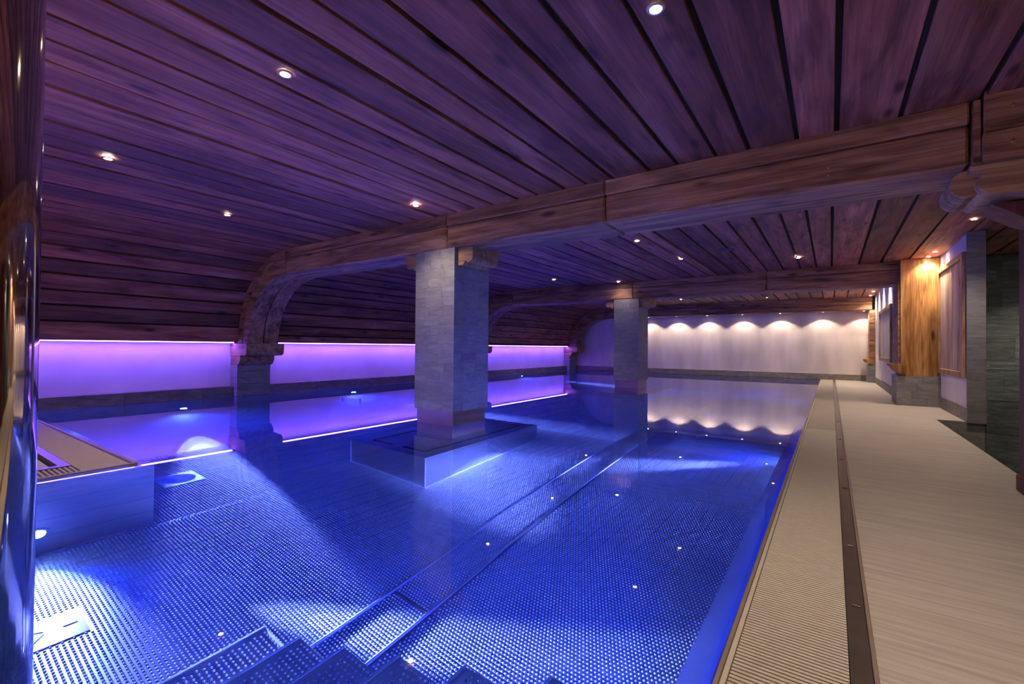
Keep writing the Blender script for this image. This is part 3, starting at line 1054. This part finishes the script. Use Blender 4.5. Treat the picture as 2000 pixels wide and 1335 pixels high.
# ================================================================== right side
# golden timber pillar with stone foot at the second beam
gp = thing('timber_pillar', 'golden timber pillar on a stone foot at the end of the second beam', 'pillar', (1.36, 11.8, 0))
rows = 4
for i in range(rows):
    z0, z1 = 0.565 * i / rows, 0.565 * (i + 1) / rows
    c = 1.04 + 0.62 * random.uniform(0.3, 0.7)
    box('stone_block', 'slate', gp, 1.03, c - 0.001, 11.44, 12.3, z0 + 0.001, z1 - 0.001, 0.002)
    box('stone_block', 'slate', gp, c + 0.001, 1.66, 11.44, 12.3, z0 + 0.001, z1 - 0.001, 0.002)
box('shaft', 'post', gp, 1.09, 1.655, 11.46, 12.3, 0.566, 2.79, 0.006)
box('edge_board', 'beam', gp, 1.055, 1.088, 11.48, 12.3, 0.79, BEAMB, 0.003)
cp = [(1.17, 0.785), (0.93, 0.785), (0.935, 0.745), (0.965, 0.73), (0.985, 0.70), (1.01, 0.66), (1.06, 0.62), (1.12, 0.605), (1.17, 0.62)]
MB().prism(cp, 1, 11.40, 12.1).build('bracket', 'post', gp, bevel=0.003)
# the same at the end wall
fp = thing('timber_pillar', 'narrow dark timber pillar on a stone foot in the corner of the end wall', 'pillar', (1.08, 19.1, 0))
for i in range(4):
    box('stone_block', 'slate', fp, 0.97, 1.165, 18.84, 19.5, 0.14 * i + 0.001, 0.14 * (i + 1) - 0.001, 0.002)
box('shaft', 'beam', fp, 1.02, 1.165, 18.86, 19.5, 0.56, BEAMB, 0.006)
MB().prism([(1.10, 0.75), (0.87, 0.75), (0.88, 0.69), (0.93, 0.64), (1.0, 0.60), (1.10, 0.60)], 1, 18.80, 19.4).build('bracket', 'post', fp, bevel=0.003)

def framed(name, label, X, y0, y1, z0, z1, boards, mat, depth=0.05, fw_=0.09):
    root = thing(name, label, 'panel', (X - depth / 2, (y0 + y1) / 2, z0), 'framed panels on the right wall')
    box('frame_rail', 'paleframe', root, X - depth, X, y0, y0 + fw_, z0, z1, 0.006)
    box('frame_rail', 'paleframe', root, X - depth, X, y1 - fw_, y1, z0, z1, 0.006)
    box('frame_rail', 'paleframe', root, X - depth, X, y0 + fw_, y1 - fw_, z0, z0 + fw_, 0.006)
    box('frame_rail', 'paleframe', root, X - depth, X, y0 + fw_, y1 - fw_, z1 - fw_, z1, 0.006)
    w_ = (y1 - y0 - 2 * fw_) / boards
    for i in range(boards):
        a = y0 + fw_ + i * w_
        box('panel_board', mat, root, X - 0.018 - random.uniform(0, 0.003), X, a + 0.002, a + w_ - 0.002, z0 + fw_, z1 - fw_, 0.003)
    return root
framed('framed_panel', 'tall pale wood panel in a raised frame between golden pillar and stone pier', 1.66, 9.50, 11.43, 0.64, 2.54, 7, 'palepanel')
framed('framed_panel', 'whitewashed panel in a wooden frame beyond the golden pillar', 1.17, 13.75, 16.8, 0.76, 2.14, 10, 'whitepanel')

# stone pier by the stairwell
pier = thing('stone_pier', 'narrow grey slate pier at the edge of the stairwell', 'pier', (1.73, 9.5, 0))
rows = 9
for i in range(rows):
    z0, z1 = 2.79 * i / rows, 2.79 * (i + 1) / rows
    box('stone_tile', 'slate', pier, 1.63, 1.83, 9.30 - random.uniform(0, 0.004), 9.338, z0 + 0.001, z1 - 0.001)
# dark slate wall behind the stairwell
dwl = bpy.data.objects.new('wall_stairwell', None)
link(dwl, None, (2.5, 12.05, -1.4))
struct(dwl, 'dark slate wall at the back of the stairwell')
box('core', 'gutter', dwl, 1.83, 3.3, 12.03, 12.15, -1.4, 2.85)
z = -1.4
while z < 2.8:
    h = random.choice((0.15, 0.2, 0.3, 0.42))
    x = 1.83
    while x < 3.2:
        wd = random.uniform(0.35, 0.75)
        box('stone_tile', 'slate_dark', dwl, x + 0.001, min(x + wd, 3.2) - 0.001, 12.0 - random.uniform(0, 0.008), 12.03, z + 0.001, min(z + h, 2.82) - 0.001)
        x += wd
    z += h
struct(MB().box(1.82, 1.84, 9.34, 12.0, -1.4, 2.82).build('trim_3', 'slate_dark'))

# red post with carved head at the end of the first beam
rp = thing('red_post', 'dark red timber post at the edge of the picture carrying the first beam', 'post', (1.4, 4.85, 0))
box('shaft', 'redpost', rp, 1.165, 1.6, 4.52, 5.03, 0, 2.098, 0.008)
box('foot', 'redpost', rp, 1.15, 1.62, 4.50, 5.05, 0, 0.12, 0.006)
hd = thing('post_head', 'stacked timber head with diamond pegs and carved corbel where the first beam ends', 'bracket', (1.25, 4.75, 2.1))
box('side_board', 'beam', hd, 0.812, 0.85, 4.43, 5.14, 2.345, 2.795, 0.003)
box('upper_timber', 'beam', hd, 0.86, 1.9, 4.40, 5.12, 2.545, 2.835, 0.008)
box('lower_timber', 'beam', hd, 0.852, 1.9, 4.385, 5.13, 2.352, 2.542, 0.008)
for x, y, z in ((1.0, 4.40, 2.695), (0.992, 4.385, 2.45), (1.5, 4.40, 2.695), (1.5, 4.385, 2.45)):
    MB().add([(x - 0.024, y + 0.002, z), (x, y + 0.002, z - 0.024), (x + 0.024, y + 0.002, z), (x, y + 0.002, z + 0.024), (x, y - 0.014, z)],
             [(0, 1, 4), (1, 2, 4), (2, 3, 4), (3, 0, 4), (0, 3, 2, 1)]).build('peg', 'carved', hd)
pr = [(0.80, 2.35), (0.80, 2.30), (0.86, 2.29)]
for k in range(10):
    t = math.pi * 0.95 - math.pi * 0.75 * k / 9
    pr.append((0.93 - 0.075 * math.cos(t) * -1 - 0.0, 2.235 - 0.075 * math.sin(t)) if False else (0.92 + 0.085 * math.cos(math.pi + 1.5 * k / 9), 2.235 + 0.095 * math.sin(math.pi + 1.5 * k / 9)))
pr += [(0.98, 2.14), (1.16, 2.10), (1.9, 2.10), (1.9, 2.35)]
MB().prism(pr, 1, 4.47, 5.05).build('corbel', 'carved', hd, bevel=0.004)
lob = [(0.80 + 0.09 * math.cos(t), 2.25 + 0.10 * math.sin(t)) for t in [2 * math.pi * k / 16 for k in range(16)]]
MB().prism(lob, 1, 4.56, 4.98).build('scroll', 'carved', hd, bevel=0.004)
MB().prism([(0.94, 2.098), (1.163, 2.098), (1.163, 1.95), (1.10, 1.98)], 1, 4.62, 4.94).build('knee', 'redpost', rp)

# polished steel post close to the camera
u = Vector((-0.987, 0.158))
T_, RR = 0.80, 0.075
cpos = (u.x * T_ - 0.158 * RR, u.y * T_ - 0.987 * RR)
sp2 = thing('steel_post', 'polished stainless steel post close by, mirroring the room', 'post', (cpos[0], cpos[1], 0))
prof = [(RR, 0.02), (RR, CEIL - 0.03)]
o = MB().lathe((cpos[0], cpos[1], 0), [(RR, 0.012), (RR, 1.02), (RR, CEIL - 0.012)], 72).build('tube', 'steel_mirror', sp2)
for p in o.data.polygons:
    if len(p.vertices) == 4:
        p.use_smooth = True
for z0 in (0.0, CEIL - 0.03):
    MB().lathe((cpos[0], cpos[1], z0), [(RR + 0.03, 0.0), (RR + 0.03, 0.012), (RR + 0.004, 0.02)], 48).build('collar', 'steel', sp2)
